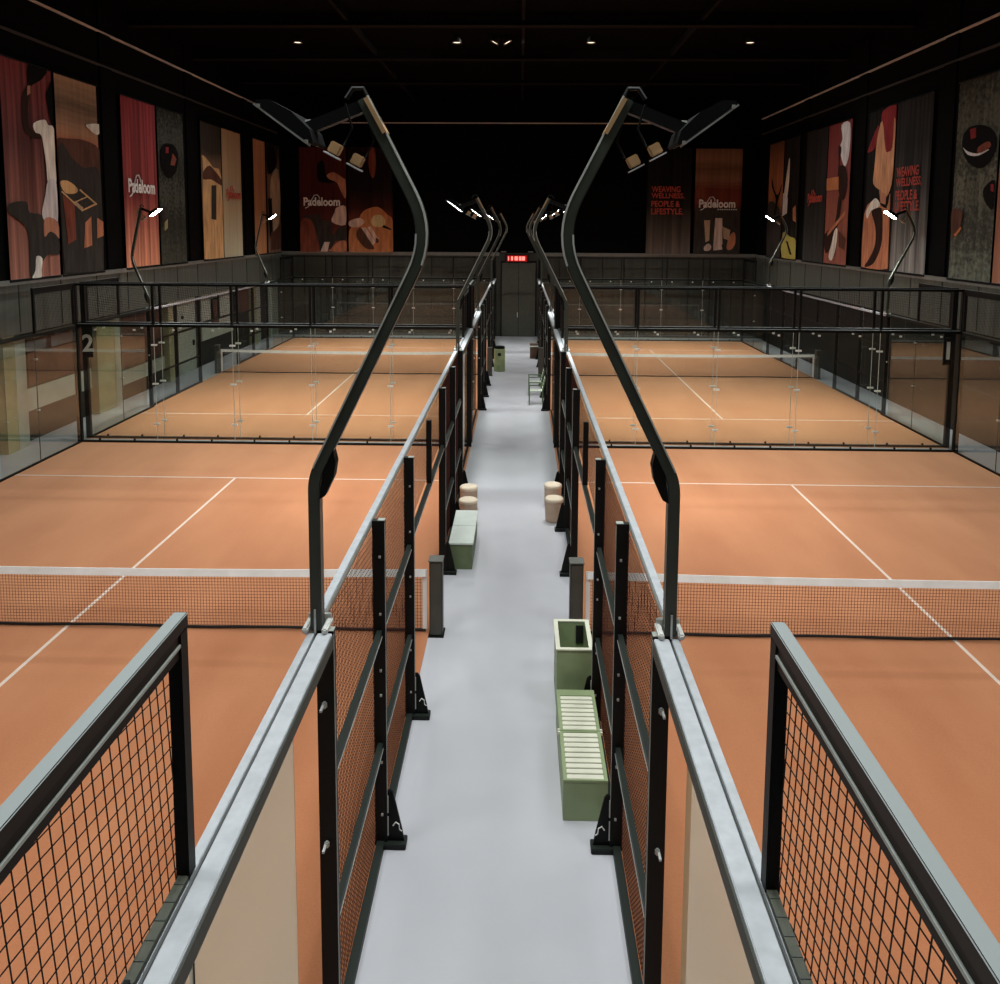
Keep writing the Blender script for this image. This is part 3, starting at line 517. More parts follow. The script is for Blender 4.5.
for s in (-1, 1):
    for yc, wh in ((0, 'near'), (FAR, 'far')):
        far = wh == 'far'
        side_fence('%s fence of glass and black wire mesh between the %s %s court and the aisle' % ({'near': 'foreground', 'far': 'distant'}[wh], wh, SIDE[s]), s, yc, -s, s*W, far)
        side_fence('outer glass and mesh fence of the %s %s court beside the %s walkway' % (wh, SIDE[s], SIDE[s]), s, yc, s, s*(W+10), far, lmin=-10 if far else 6)
    end_wall('glass back wall with mesh top of the near %s court, nearer of two' % SIDE[s], s*6.106, 9.88, 1)
    end_wall('glass wall of the far %s court, just behind the near one' % SIDE[s], s*6.106, 10.32, -1)
    end_wall('farthest glass wall of the %s court, before the grey wall of the hall' % SIDE[s], s*6.106, FAR+10.13, 1)

def text_mesh(txt, size, m, name, parent, loc, rot=(PI/2, 0, 0), align='LEFT', ext=.002, sx=1.0, bold=.0, label=None):
    cu = bpy.data.curves.new('lettering', 'FONT'); cu.body = txt; cu.size = size; cu.align_x = align; cu.extrude = ext; cu.offset = bold; cu.resolution_u = 3
    t = bpy.data.objects.new('tmp', cu); COL.objects.link(t)
    me = bpy.data.meshes.new_from_object(t.evaluated_get(bpy.context.evaluated_depsgraph_get()))
    bpy.data.objects.remove(t); bpy.data.curves.remove(cu)
    me.name = name; me.materials.clear(); me.materials.append(m)
    o = put(name, me, parent, loc, label); o.rotation_euler = rot; o.scale = (sx, 1, 1); return o
# court numbers on the corner posts of the far courts
for txt, x in (('2', -11.0), ('1', 10.98)):
    pl = thing('court_number', 'white court number %s on the black corner post on the %s' % (txt, 'left' if x < 0 else 'right'), 'sign', (x, 10.258, 2.25))
    MB().box(-.12, .12, 0, .012, -.1, .78).build('plate', M['steel_plain'], pl)
    text_mesh(txt, .62, M['mark'], 'digit', pl, (0, -.006, .06), align='CENTER', bold=.012)

# ------------------------------------------------------------------ nets
def net(s, yc, wh):
    r = thing('padel_net', 'white-taped brown net across the %s %s court' % (wh, SIDE[s]), 'net', (s*6.106, yc, .015))
    b = MB(); n = 238
    def top(x): return .845+.05*(x/5)**2
    for i in range(n+1):
        x = -4.97+9.94*i/n; b.wire((x, 0, .05), (x, 0, top(x)-.05), .0024)
    for k in range(18):
        f = k/17; prev = None
        for i in range(11):
            x = -4.97+.994*i; z = .05+(top(x)-.1)*f
            if prev: b.wire(prev, (x, 0, z), .0024)
            prev = (x, 0, z)
    b.build('net_mesh', M['net'], r)
    t = MB()
    for i in range(20):
        x0, x1 = -5+i*.5, -4.5+i*.5
        t.quadbox([(x0, -.034, top(x0)-.095), (x1, -.034, top(x1)-.095), (x1, .034, top(x1)-.095), (x0, .034, top(x0)-.095), (x0, -.006, top(x0)), (x1, -.006, top(x1)), (x1, .006, top(x1)), (x0, .006, top(x0))])
    t.build('top_tape', M['band'], r)
    for x in (-4.99, 4.99): MB().box(x-.03, x+.03, -.008, .008, .04, top(5)).build('side_tape', M['band'], r)
    MB().tube([(x*.5, 0, .028+.008*math.sin(x*1.3)) for x in range(-10, 11)], .02, 8).build('bottom_cord', M['cord'], r)
    for q in (-1, 1):
        p = MB().box(q*5.06, q*5.24, -.1, .1, -.015, 1.04).build('net_post', M['netpost'], r, .02)
        MB().box(q*5.05, q*5.25, -.11, .11, 1.04, 1.055).build('post_cap', M['postcap'], p, .004)
        MB().box(q*5.04, q*5.26, -.14, .14, -.015, -.004).build('base_plate', M['steel_plain'], p)
for s in (-1, 1):
    net(s, 0, 'near'); net(s, FAR, 'far')

# ------------------------------------------------------------------ light masts
def fillet(pts, rad):
    out = [Vector(pts[0])]
    for i in range(1, len(pts)-1):
        p, a, c = Vector(pts[i]), Vector(pts[i-1]), Vector(pts[i+1]); u = (a-p).normalized(); w = (c-p).normalized()
        k = rad[i-1]
        for j in range(9):
            t = j/8; out.append((p+u*k)*(1-t)**2+p*2*t*(1-t)+(p+w*k)*t*t)
    out.append(Vector(pts[-1])); return out
LAMP = bpy.data.lights.new('floodlight', 'AREA'); LAMP.shape = 'RECTANGLE'; LAMP.size = .28; LAMP.size_y = .36; LAMP.energy = LAMP_W; LAMP.color = (.95, 1, .97); LAMP.spread = math.radians(112)
def mast(o, apex, end, lit=True, kz=4.03):
    r = thing('light_mast', 'mast', 'lamp')
    P = fillet([(0, 3.05), (0, kz), apex, end], (.08, .26)); b = MB(); n0 = 0
    for i, p in enumerate(P):
        d = (P[min(i+1, len(P)-1)]-P[max(i-1, 0)]).normalized(); q = Vector((-d.y, d.x))*.036
        for sx, sy in ((-1, -.045), (1, -.045), (1, .045), (-1, .045)): b.v.append((o*(p.x+q.x*sx), sy, p.y+q.y*sx))
    for i in range(len(P)-1):
        for k in range(4): b.f.append((4*i+k, 4*i+(k+1) % 4, 4*i+4+(k+1) % 4, 4*i+4+k)); b.mi.append(0)
    e = 4*(len(P)-1); b.f += [(0, 1, 2, 3), (e, e+1, e+2, e+3)]; b.mi += [0, 0]
    pole = b.build('pole', M['pole'], r, .006)
    apex_i = max(range(len(P)), key=lambda q: P[q].x)
    for EP, sg in (([Vector(p) for p in P[8:apex_i+1]], 1), ([Vector(p) for p in P[apex_i-3:]], -1)):
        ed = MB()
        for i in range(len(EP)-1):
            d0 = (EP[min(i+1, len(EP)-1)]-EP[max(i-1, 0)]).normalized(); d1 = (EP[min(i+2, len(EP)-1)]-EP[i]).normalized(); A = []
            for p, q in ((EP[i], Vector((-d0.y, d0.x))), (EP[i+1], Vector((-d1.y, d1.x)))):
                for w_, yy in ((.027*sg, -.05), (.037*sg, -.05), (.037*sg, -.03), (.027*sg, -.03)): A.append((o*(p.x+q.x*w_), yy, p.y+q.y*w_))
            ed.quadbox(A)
        ed.build('pole_glint', M['pole_glint'], pole)  # edge highlight of the bent pole, built as pale strips
    g = MB().prism([(o*x, z+kz-4.03) for x, z in ((.035, 3.9), (.07, 3.92), (.125, 4.04), (.14, 4.13), (.12, 4.22), (.06, 4.1))], 'y', -.04, .04).build('bend_gusset', M['steel_plain'], pole)
    for x in (-.062, .062):
        MB().box(o*x-.018, o*x+.018, -.09, .09, 3.047, 3.085).build('base_clamp', M['white'], pole, .008)
    MB().box(-.075, .075, .06, .075, 3.047, 3.12).build('base_clamp', M['white'], pole, .006)
    MB().box(-.006, .006, -.072, -.062, 3.047, 3.2).build('clamp_bolt', M['silver'], pole)
    MB().bar((o*(end[0]+.13), 0, end[1]-.2), (o*(end[0]+.02), 0, end[1]), .125, .025, (o, 0, .6)).build('top_plate', M['tan'], pole)
    MB().tube([(o*(end[0]+.03), -.02, end[1]), (o*end[0], -.02, end[1]+.06), (o*(end[0]-.06), -.02, end[1]+.06), (o*(end[0]-.1), -.02, end[1])], .014, 6).build('hook', M['steel'], pole)
    a = MB().bar((o*end[0], 0, end[1]-.04), (o*(end[0]-.33), 0, end[1]-.17), .07, .07).build('arm', M['steel_plain'], r)
    MB().lathe([(.02, -.05), (.024, -.03), (.024, .03), (.02, .05)], (o*(end[0]-.33), 0, end[1]-.17), 10).build('arm_joint', M['silver'], a)
    # tilted floodlight head
    c = Vector((end[0]-.44, end[1]-.16)); t = Vector((-.806, .59)); nn = Vector((-.59, -.806))
    prof = [(-.2, .0), (.2, .0), (.2, -.02), (.14, -.065), (.0, -.085), (-.14, -.065), (-.2, -.02)]
    h = MB().prism([(o*(c.x+t.x*u+nn.x*w), c.y+t.y*u+nn.y*w) for u, w in prof], 'y', -.16, .16).build('floodlight', M['housing'], r)
    MB().prism([(o*(c.x+t.x*u+nn.x*w), c.y+t.y*u+nn.y*w) for u, w in ((-.18, .001), (.18, .001), (.18, .006), (-.18, .006))], 'y', -.14, .14).build('lens', M['lens'] if lit else M['lensoff'], h)
    MB().bar((o*(c.x-t.x*.2+nn.x*.01), -.16, c.y-t.y*.2+nn.y*.01), (o*(c.x+t.x*.2+nn.x*.01), -.16, c.y+t.y*.2+nn.y*.01), .008, .01).build('housing_edge', M['silver'], h)
    for u in (-.17, .17): MB().box(o*(c.x+t.x*u)-.008, o*(c.x+t.x*u)+.008, -.178, -.16, c.y+t.y*u-.012, c.y+t.y*u+.008).build('screw', M['silver'], h)
    for x, z, y in ((end[0]-.15, end[1]-.3, -.1), (end[0]-.04, end[1]-.36, .0)):
        d = MB().bar((o*(x-.03), y, z+.02), (o*(x+.03), y, z-.012), .065, .065).build('driver_box', M['tan'], r, .006)
        MB().bar((o*(x-.06), y-.01, z-.015), (o*(x+.025), y-.01, z-.06), .08, .008).build('box_flange', M['trimlite'], d)
        MB().tube([(o*(x+.05), y, z+.02), (o*(x+.1), y, z+.12), (o*(x+.06), y, z+.26)], .007, 6).build('cable', M['steel_plain'], d)
    if not lit: return r
    l = bpy.data.objects.new('floodlight_lamp', LAMP); COL.objects.link(l); l.parent = r
    k = c+nn*.03; l.location = (o*k.x, 0, k.y)
    l.rotation_euler = Vector((o*nn.x, 0, nn.y)).to_track_quat('-Z', 'Y').to_euler()
    return r
M['pole'] = mat('pole_paint', (60, 64, 56), .38, spec=.5, var=.15, top_light=(110, 114, 110))
PROTO = {}
def place_mast(o, x, y, label):
    k = (o, y < 0, x < -5)
    if k not in PROTO: r = PROTO[k] = mast(o, *(((.73, 5.53), (.33, 6.32), False) if y < 0 else ((.5, 4.55), (.14, 6.1), True, 3.35) if x < -5 else ((.72, 5.48), (.38, 6.14))))
    else: r = copy_tree(PROTO[k])
    r.location = (x, y, 0); tag(r, label, 'lamp', 'floodlight masts of the courts'); return r
for s in (-1, 1):
    for y, w in ((-6, 'nearest bent black light mast on the %s fence in the foreground'), (6, 'second bent light mast beside the aisle on the %s, past the near net'),
                 (FAR-6, 'third bent light mast beside the aisle on the %s, in front of the far net'), (FAR+6, 'farthest bent light mast beside the aisle on the %s')):
        place_mast(-s, s*W, y, w % SIDE[s])
    for y, w in ((6, 'outer light mast at the edge of the near %s court'), (FAR-6, 'lit outer light mast in front of the %s wall, nearer one'), (FAR+6, 'lit outer light mast by the %s wall, farther one')):
        if y == 6: continue
        place_mast(s, s*(W+10), y, w % SIDE[s])

# ------------------------------------------------------------------ printed banners
G = 1.35
BAN = {  # wall, left end, right end, colour stops from bottom to top, (fold, mottling, scale, stretch)
 'L1': ('L', 8.57, 10.73, [(0, (146, 88, 70)), (.3, (122, 72, 60)), (.65, (84, 42, 40)), (1, (112, 42, 40))], (.42, .0, 3, 1)),
 'L2': ('L', 10.88, 13.07, [(0, (50, 46, 40)), (.5, (110, 58, 42)), (.66, (165, 84, 50)), (.74, (150, 108, 78)), (.86, (98, 76, 56)), (1, (160, 124, 92))], (.1, .16, 2.2, .5)),
 'L3': ('L', 14.50, 16.91, [(0, (190, 116, 82)), (.22, (170, 92, 70)), (.42, (124, 46, 44)), (1, (128, 38, 42))], (.38, .05, 2, 1)),
 'L4': ('L', 17.03, 19.21, [(0, (60, 62, 52)), (.3, (34, 36, 30)), (.45, (66, 68, 58)), (.6, (28, 30, 25)), (.8, (58, 60, 52)), (1, (24, 26, 22))], (.1, .9, 7, 2)),
 'L5': ('L', 20.83, 22.96, [(0, (150, 100, 62)), (.5, (128, 90, 62)), (.72, (92, 70, 52)), (.8, (48, 40, 32)), (1, (46, 40, 32))], (.1, .1, 2, .6)),
 'L6': ('L', 23.07, 25.41, [(0, (158, 152, 124)), (.4, (158, 140, 106)), (1, (150, 118, 82))], (.06, .05, 1.5, 1)),
 'L7': ('L', 27.12, 28.92, [(0, (172, 110, 62)), (.4, (150, 96, 60)), (1, (166, 108, 70))], (.12, .1, 1.5, 1)),
 'L8': ('L', 29.08, 31.3, [(0, (110, 78, 60)), (.3, (92, 66, 52)), (.7, (96, 72, 56)), (1, (30, 24, 20))], (.45, .3, 3, 2)),
 'B1': ('B', -10.95, -8.59, [(0, (128, 62, 48)), (.25, (84, 34, 30)), (.5, (66, 20, 20)), (1, (72, 24, 22))], (.16, .0, 2, 1)),
 'B2': ('B', -8.49, -6.25, [(0, (60, 26, 16)), (.3, (96, 40, 22)), (.42, (52, 18, 12)), (.6, (18, 10, 8)), (1, (22, 12, 10))], (.25, .1, 2, 2)),
 'B3': ('B', 6.44, 8.64, [(0, (92, 82, 74)), (.25, (62, 56, 50)), (.45, (26, 24, 22)), (.7, (14, 14, 13)), (1, (14, 14, 14))], (.3, .0, 2, 1)),
 'B4': ('B', 8.81, 11.11, [(0, (60, 50, 42)), (.4, (40, 24, 20)), (.5, (112, 44, 30)), (.62, (104, 42, 28)), (.72, (122, 82, 58)), (.82, (98, 64, 46)), (.9, (128, 86, 62)), (1, (112, 76, 58))], (.1, .14, 2.5, .4)),
 'R1': ('R', 29.50, 27.36, [(0, (44, 36, 30)), (.35, (60, 36, 24)), (.46, (140, 78, 42)), (.7, (150, 86, 48)), (1, (92, 52, 34))], (.15, .12, 2.5, 1)),
 'R2': ('R', 27.21, 25.17, [(0, (40, 34, 26)), (.4, (22, 20, 18)), (1, (26, 26, 24))], (.2, .1, 2, 1)),
 'R3': ('R', 24.37, 21.95, [(0, (50, 48, 45)), (.3, (38, 37, 35)), (1, (34, 33, 31))], (.2, .0, 2, 1)),
 'R4': ('R', 21.86, 19.63, [(0, (140, 74, 60)), (.35, (140, 74, 56)), (.6, (124, 54, 48)), (1, (116, 42, 40))], (.1, .06, 2, 1)),
 'R5': ('R', 18.20, 16.07, [(0, (60, 40, 34)), (.3, (26, 22, 20)), (1, (14, 13, 12))], (.1, .0, 2, 1)),
 'R6': ('R', 16.00, 13.72, [(0, (110, 108, 104)), (.25, (86, 84, 80)), (.5, (50, 48, 46)), (.75, (28, 27, 26)), (1, (32, 28, 26))], (.5, .0, 2, 1)),
 'R7': ('R', 12.33, 10.27, [(0, (92, 94, 80)), (.25, (48, 50, 42)), (.45, (86, 88, 74)), (.62, (44, 46, 38)), (.8, (76, 78, 66)), (1, (44, 46, 40))], (.22, .9, 6, 2)),
 'R8': ('R', 10.15, 7.95, [(0, (150, 92, 66)), (1, (130, 60, 44))], (.15, .0, 2, 1)),
}
BLAB = {
 'L1': 'red banner of an athlete in white shirt and shorts, nearest on the left wall', 'L2': 'tall sunset landscape banner with a lit court, left wall beside the red athlete banner',
 'L3': 'bright red to orange banner with white Padeloom lettering on the left wall', 'L4': 'dark green stone texture banner with black ball on the left wall',
 'L5': 'sand coloured banner with dark doorway on the left wall', 'L6': 'plain beige banner with small red Padeloom lettering on the left wall',
 'L7': 'plain tan orange banner near the far left corner', 'L8': 'brown streaked banner next to the far left corner',
 'B1': 'dark red athlete banner with white Padeloom lettering on the back wall', 'B2': 'dark banner with shoes and racket on orange floor on the back wall',
 'B3': 'black banner with four lines of red lettering on the back wall', 'B4': 'sunset banner with white Padeloom lettering on the back wall',
 'R1': 'orange brown banner with dark branches nearest the far right corner', 'R2': 'dark banner with white figure and yellow patch on the right wall',
 'R3': 'charcoal banner with small red Padeloom lettering on the right wall', 'R4': 'red banner of a dark-clad player with white sock on the right wall',
 'R5': 'banner of a person in orange tank top on the right wall', 'R6': 'dark banner with red slogan behind the bright lamp on the right wall',
 'R7': 'grey green stone texture banner with dark balls, nearest whole one on the right wall', 'R8': 'orange banner cut by the right edge of the picture',
}
def smooth_poly(p, n=3):
    out = []; k = len(p)
    if k < 5: return p
    for i in range(k):
        a, b, c, d = p[i-1], p[i], p[(i+1) % k], p[(i+2) % k]
        for j in range(n):
            t = j/n; out.append(tuple(.5*((2*b[q])+(c[q]-a[q])*t+(2*a[q]-5*b[q]+4*c[q]-d[q])*t*t+(3*b[q]-a[q]-3*c[q]+d[q])*t**3) for q in (0, 1)))
    return out
def lettering(txt, m, parent, x, z, width, height, name='lettering', y=-.05, bold=.006):
    o = text_mesh(txt, 1.0, m, name, parent, (0, 0, 0), ext=.001, bold=bold)
    vs = [v.co for v in o.data.vertices]; x0 = min(v.x for v in vs); x1 = max(v.x for v in vs); y0 = min(v.y for v in vs); y1 = max(v.y for v in vs)
    for v in o.data.vertices:
        v.co.x = (v.co.x-x0)*width/(x1-x0); v.co.y = (v.co.y-y0)*height/(y1-y0); v.co.z = min(max(v.co.z, -.001), .001)
    o.location = (x, y, z); return o
def logo(m, parent, x, z, w):
    """the Padeloom word mark: slanted P and looped a joined by a swash"""
    h = w*.2
    lettering('Padeloom', m, parent, x, z, w, h*1.15, 'logo_lettering', bold=.03)
    s = MB(); s.tube([(x+w*(a), -.052, z+h*b) for a, b in ((.04, -.32), (.1, -.2), (.17, .1), (.22, .8), (.3, 1.45), (.38, 1.5), (.43, 1.2), (.44, .9))], w*.011, 6)
    s.build('logo_swash', m, parent)
for k, (wall, l, r, stops, (fold_shade, namt, nsc, wx)) in BAN.items():
    wdt = abs(r-l); Hh = 5.22; zb = 4.24
    loc, rz = {'L': ((-11.9, l, zb), PI/2), 'R': ((11.9, l, zb), -PI/2), 'B': ((l, 31.38, zb), 0)}[wall]
    t = thing('wall_banner', BLAB[k], 'banner', loc, rz)
    mats = [cloth_mat('banner_print_'+k.lower(), [(p, c) for p, c in stops], fold_shade, nsc, namt, wavex=wx, gain=G)]
    b = MB(); nx, nz = 24, 6
    for j in range(nz+1):
        for i in range(nx+1):
            x = wdt*i/nx; z = Hh*j/nz
            b.v.append((x, .010*math.sin(x*9+len(k)+l)*(1-.3*j/nz)+.006*math.sin(x*21+l), z))
    for j in range(nz):
        for i in range(nx):
            q = j*(nx+1)+i; b.f.append((q, q+1, q+nx+2, q+nx+1)); b.mi.append(0)
    for n, (c, pts) in enumerate(ART.get(k, [])):
        mm = M['yellowink'] if (k == 'R2' and c == 'yellow') else M['ink_'+c]
        if mm not in mats: mats.append(mm)
        i0 = len(b.v); pp = [(min(max(p[0], 0), 1), min(max(p[1], 0), 1)) for p in smooth_poly(pts)]
        b.v += [(p[0]*wdt, -.022-.0015*n, p[1]*Hh) for p in pp]; b.f.append(tuple(range(i0, i0+len(pp)))); b.mi.append(mats.index(mm))
    me = bpy.data.meshes.new('printed_cloth'); me.from_pydata(b.v, [], b.f)
    for m_ in mats: me.materials.append(m_)
    for p, i in zip(me.polygons, b.mi): p.material_index = i
    me.update(); put('printed_cloth', me, t)
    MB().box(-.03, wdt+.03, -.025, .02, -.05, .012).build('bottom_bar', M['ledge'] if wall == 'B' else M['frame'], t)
    MB().box(-.02, wdt+.02, -.02, .02, Hh-.01, Hh+.03).build('top_bar', M['steel_plain'], t)
    ink = M['ink_whitetext']; red = M['ink_redtext']
    if k in ('L3', 'B1', 'B4'): logo(ink, t, wdt*.09, 5.2*.445, wdt*.78)
    if k == 'L6': logo(red, t, wdt*.14, 5.2*.465, wdt*.74)
    if k == 'R3': logo(red, t, wdt*.22, 5.2*.452, wdt*.68)
    if k == 'B4':
        d = MB()
        for q in range(9): d.box(wdt*(.49+.048*q), wdt*(.49+.048*q)+.07, -.052, -.05, 5.2*.425, 5.2*.435)
        d.build('small_print', ink, t)
    if k in ('B3', 'R6'):
        f0 = (.59, .525, .452, .38) if k == 'B3' else (.562, .497, .425, .36)
        for q, (tx, wf) in enumerate((('WEAVING', .68), ('WELLNESS,', .78), ('PEOPLE &', .68), ('LIFESTYLE.', .76))):
            lettering(tx, red, t, wdt*.1, 5.2*f0[q], wdt*wf*.95, .30, 'slogan_line', bold=.02)

# red LED sign above the door
t = thing('led_sign', 'small glowing red LED sign above the grey double door', 'sign', (0, 31.45, 3.98))
MB().box(-.62, .62, -.04, .05, -.22, .22).build('case', M['hole'], t, .01)
MB().box(-.5, .5, -.046, -.041, -.15, .15).build('glowing_panel', M['led_dim'], t)
for x0, x1 in ((-.45, -.4), (-.3, -.2), (-.12, .04), (.1, .22), (.25, .4)): MB().box(x0, x1, -.052, -.047, -.1, .1).build('lit_digit', M['led'], t, .0)
for x in (-.68, .68): MB().box(x-.13, x+.13, -.06, .05, .3, .36).build('bracket_lamp', M['ledge'], t)

# ------------------------------------------------------------------ furniture in the aisle
t = thing('storage_bench', 'sage green storage bench with two cream slatted lids, right side of the aisle', 'bench', (.81, -2.86, 0))
b = MB(); b.box(-.21, .21, -.78, -.745, .0, .38); b.box(-.21, .21, .745, .78, 0, .38); b.box(-.21, -.175, -.745, .745, 0, .38); b.box(.175, .21, -.745, .745, 0, .38); b.box(-.175, .175, -.745, .745, .0, .03)
b.build('box', M['sage'], t, .004)
for y0, y1 in ((-.78, .0), (.006, .78)):
    f = MB(); f.box(-.21, -.175, y0, y1, .381, .41); f.box(.175, .21, y0, y1, .381, .41); f.box(-.175, .175, y0, y0+.02, .381, .41)
    f.box(-.175, .175, y1-(.12 if y1 > .5 else .02), y1, .381, .41)
    lid = f.build('lid_frame', M['sage'], t, .003)
    n = 9 if y1 < .5 else 8; a, z = y0+.02, y1-(.12 if y1 > .5 else .02); st = (z-a)/n
    for i in range(n): MB().box(-.174, .174, a+i*st+.008, a+(i+1)*st-.008, .386, .408).build('slat', M['slat'], lid, .004)
    for x in (-.218, .218): MB().box(x-.012, x+.012, -.03 if y0 < -.1 else .01, -.01 if y0 < -.1 else .03, .38, .415).build('hinge', M['slat'], lid)
t = thing('storage_box', 'open sage green storage box behind the slatted bench', 'box', (.815, -1.5, 0))
b = MB(); b.box(-.2, .2, -.36, -.33, 0, .76); b.box(-.2, .2, .33, .36, 0, .76); b.box(-.2, -.17, -.33, .33, 0, .76); b.box(.17, .2, -.33, .33, 0, .76); b.box(-.17, .17, -.33, .33, 0, .04)
b.build('box', M['sage'], t, .004)
b = MB(); b.box(-.215, .215, -.375, -.325, .761, .775); b.box(-.215, .215, .325, .375, .761, .775); b.box(-.215, -.165, -.325, .325, .761, .775); b.box(.165, .215, -.325, .325, .761, .775)
b.build('rim', M['slat'], t)
MB().box(.06, .15, .31, .329, .5, .72).build('black_sticker', M['hole'], t)
t = thing('storage_bench', 'sage green bench with plain pale lids on the left of the aisle past the net', 'bench', (-.77, 2.95, 0))
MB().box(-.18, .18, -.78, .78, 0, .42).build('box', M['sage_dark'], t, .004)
for y0, y1 in ((-.8, -.005), (.005, .8)): MB().box(-.2, .2, y0, y1, .421, .455).build('lid', M['lidwhite'], t, .006)
def stool(x, y, lab):
    t = thing('round_stool', lab, 'stool', (x, y, 0), group=None)
    MB().lathe([(.14, 0), (.165, .01), (.172, .2), (.172, .38)], seg=28).build('body', M['beige'], t, smooth=True)
    MB().lathe([(.168, .381), (.178, .39), (.178, .43), (.16, .45), (.0, .452)], seg=28).build('seat_pad', M['stooltop'], t, smooth=True)
M['stooltop'] = mat('stool_top', (222, 205, 182), .6, var=.05)
stool(.84, 4.55, 'beige round stool on the right of the aisle, nearer of the pair'); stool(.85, 5.4, 'beige round stool on the right of the aisle, farther of the pair')
stool(-.79, 4.4, 'beige round stool just behind the pale bench on the left'); stool(-.83, 5.2, 'beige round stool on the left of the aisle, second behind the pale bench')
t = thing('litter_bin', 'sage green round litter bin far down the left of the aisle', 'bin', (-.61, 21.2, 0))
MB().lathe([(.2, 0), (.215, .02), (.215, .86), (.2, .88)], seg=28).build('body', M['bin'], t, smooth=True)
MB().lathe([(.19, .881), (.2, .9), (.2, .96), (.15, .98)], seg=28).build('lid', M['housing'], t, smooth=True)
MB().box(-.06, .06, -.225, -.212, .62, .74).build('opening', M['hole'], t, .004)
t = thing('crate', 'small brown crate with pale top at the far right of the aisle', 'crate', (.78, 24.6, 0))
b = MB(); b.box(-.17, .17, -.25, .25, 0, .5); b.build('box', M['brownbox'], t, .01)
MB().box(-.18, .18, -.26, .26, .501, .53).build('lid', M['lidwhite'], t); MB().box(-.18, .18, -.1, .27, .531, .6).build('cover', M['brownbox'], t)
def chair(x, y, lab):
    t = thing('slatted_chair', lab, 'chair', (x, y, 0))
    for px, py in ((-.22, -.24), (-.22, .24), (.2, -.24), (.2, .24)):
        MB().bar((px, py, 0), (px, py, .62 if px < 0 else .44), .035).build('leg', M['chair'], t)
    for py in (-.24, .24):
        MB().bar((-.24, py, .63), (.24, py, .63), .04, .03).build('armrest', M['chair'], t)
        MB().bar((.18, py, .42), (.28, py, .86), .04).build('back_upright', M['chair'], t)
    for i in range(5): MB().box(-.22+i*.09, -.15+i*.09, -.22, .22, .42, .44).build('seat_slat', M['chairslat'], t)
    for i in range(4): MB().bar((.2+i*.022, -.22, .5+i*.1), (.2+i*.022, .22, .5+i*.1), .02, .07).build('back_slat', M['chairslat'], t)
    MB().bar((-.22, -.24, .2), (-.22, .24, .2), .03).build('stretcher', M['chair'], t)
chair(.7, 15.2, 'green slatted armchair by the right fence, nearer of two'); chair(.7, 16.63, 'green slatted armchair by the right fence, farther of two')

# ------------------------------------------------------------------ ceiling downlights and added fill light
SPOT = bpy.data.lights.new('downlight', 'SPOT'); SPOT.energy = SPOT_W; SPOT.spot_size = math.radians(150); SPOT.spot_blend = .6; SPOT.shadow_soft_size = .06; SPOT.color = (.97, 1, .97)
def downlight(x, y, tilt, lab):
    t = thing('ceiling_downlight', lab, 'lamp', (x, y, ZC), group='small ceiling downlights')
    MB().tube([(0, 0, -.003), (0, 0, -.06)], .03, 8).build('stem', M['beam'], t)
    s = MB().lathe([(.05, .16), (.1, .12), (.15, 0), (.165, -.06), (.155, -.06), (.14, 0), (.09, .1), (.0, .11)], (0, 0, 0), 18).build('shade', M['trimdark'], t, smooth=True)
    s.location = (0, 0, -.17); s.rotation_euler = (0, tilt, 0)
    d = MB().lathe([(.0, -.02), (.135, -.02), (.135, -.03), (0, -.031)], seg=18).build('lens', M['lensdim'], s)
    l = bpy.data.objects.new('downlight_lamp', SPOT); COL.objects.link(l); l.parent = s; l.location = (0, 0, -.11)
for x, tl, lab in ((-7.5, 0, 'leftmost small ceiling downlight'), (-2.05, 0, 'ceiling downlight left of the twin pair'), (-.75, .5, 'left one of the twin tilted ceiling downlights'),
                   (-.35, -.5, 'right one of the twin tilted ceiling downlights'), (2.5, 0, 'ceiling downlight right of the twin pair'), (7.85, 0, 'rightmost small ceiling downlight')):
    downlight(x, 18.35, tl, lab)
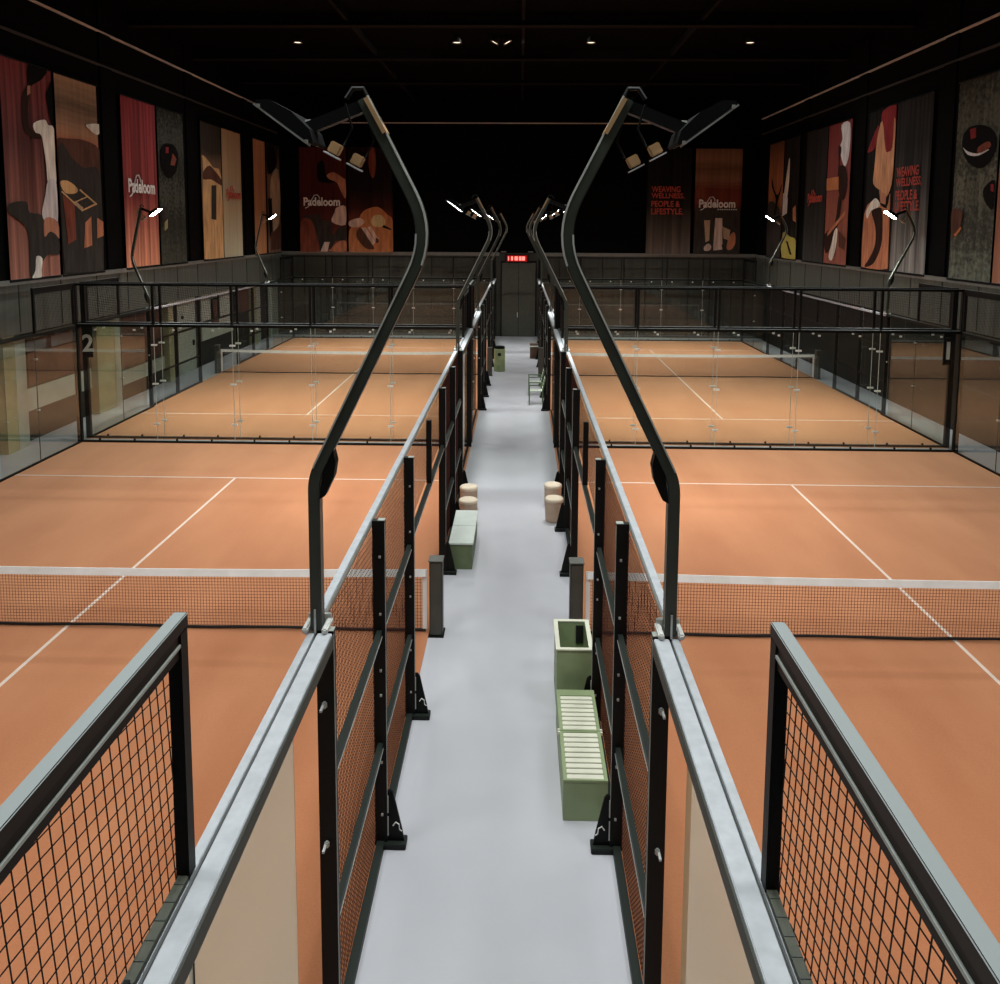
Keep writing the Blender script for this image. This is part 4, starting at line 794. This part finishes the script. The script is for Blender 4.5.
# added fill light panels above the near courts and aisle, out of view
def panel(x, y, sx, sy, pw, lab):
    t = thing('added_fill_panel', lab, 'lamp', (x, y, ZC-.003), group='added fill light panels above the near courts')
    MB().box(-sx/2-.05, sx/2+.05, -sy/2-.05, sy/2+.05, -.12, 0).build('housing', M['housing'], t)
    la = bpy.data.lights.new('fill_lamp', 'AREA'); la.shape = 'RECTANGLE'; la.size = sx; la.size_y = sy; la.energy = pw; la.color = (.95, 1, .98); la.spread = math.radians(140)
    l = bpy.data.objects.new('fill_lamp', la); COL.objects.link(l); l.parent = t; l.location = (0, 0, -.125)
for x in (-6.1, 6.1):
    for y, pw in ((-7.5, 1.08), (.5, .5), (8.5, .5)): panel(x, y, 4, 3, FILL_W*pw, 'wide added fill light panel, unseen above the near court')
panel(0, -4.5, 1.2, 8, AISLE_FILL_W, 'long added fill light panel, unseen above the aisle'); 

# ------------------------------------------------------------------ camera and world
w = bpy.data.worlds.new('hall_air'); sc.world = w; w.use_nodes = True
w.node_tree.nodes['Background'].inputs[0].default_value = (.8, .9, 1, 1); w.node_tree.nodes['Background'].inputs[1].default_value = .02
cam = bpy.data.cameras.new('camera'); co = bpy.data.objects.new('camera', cam); COL.objects.link(co); sc.camera = co
cam.sensor_fit = 'HORIZONTAL'; cam.sensor_width = 36; cam.lens = 841.66*36/1000; cam.shift_y = -.17558; cam.clip_end = 200; cam.clip_start = .05
from mathutils import Matrix
Rv = Vector((.99969663, .0239926, .00556824)); Uv = Vector((-.00808556, .10613699, .99431864)); Fv = Vector((-.0232653, .99406202, -.10629879))
mx = Matrix((Rv, Uv, -Fv)).transposed().to_4x4(); mx.translation = (.1533, -11.0524, 5.5782); co.matrix_world = mx
sc.view_settings.view_transform = 'Standard'; sc.view_settings.look = 'None'; sc.view_settings.exposure = EXPO; sc.view_settings.gamma = 1.0
cy = sc.cycles; cy.max_bounces = 8; cy.transparent_max_bounces = 40; cy.use_denoising = True; cy.caustics_reflective = False; cy.caustics_refractive = False
cy.sample_clamp_indirect = 4
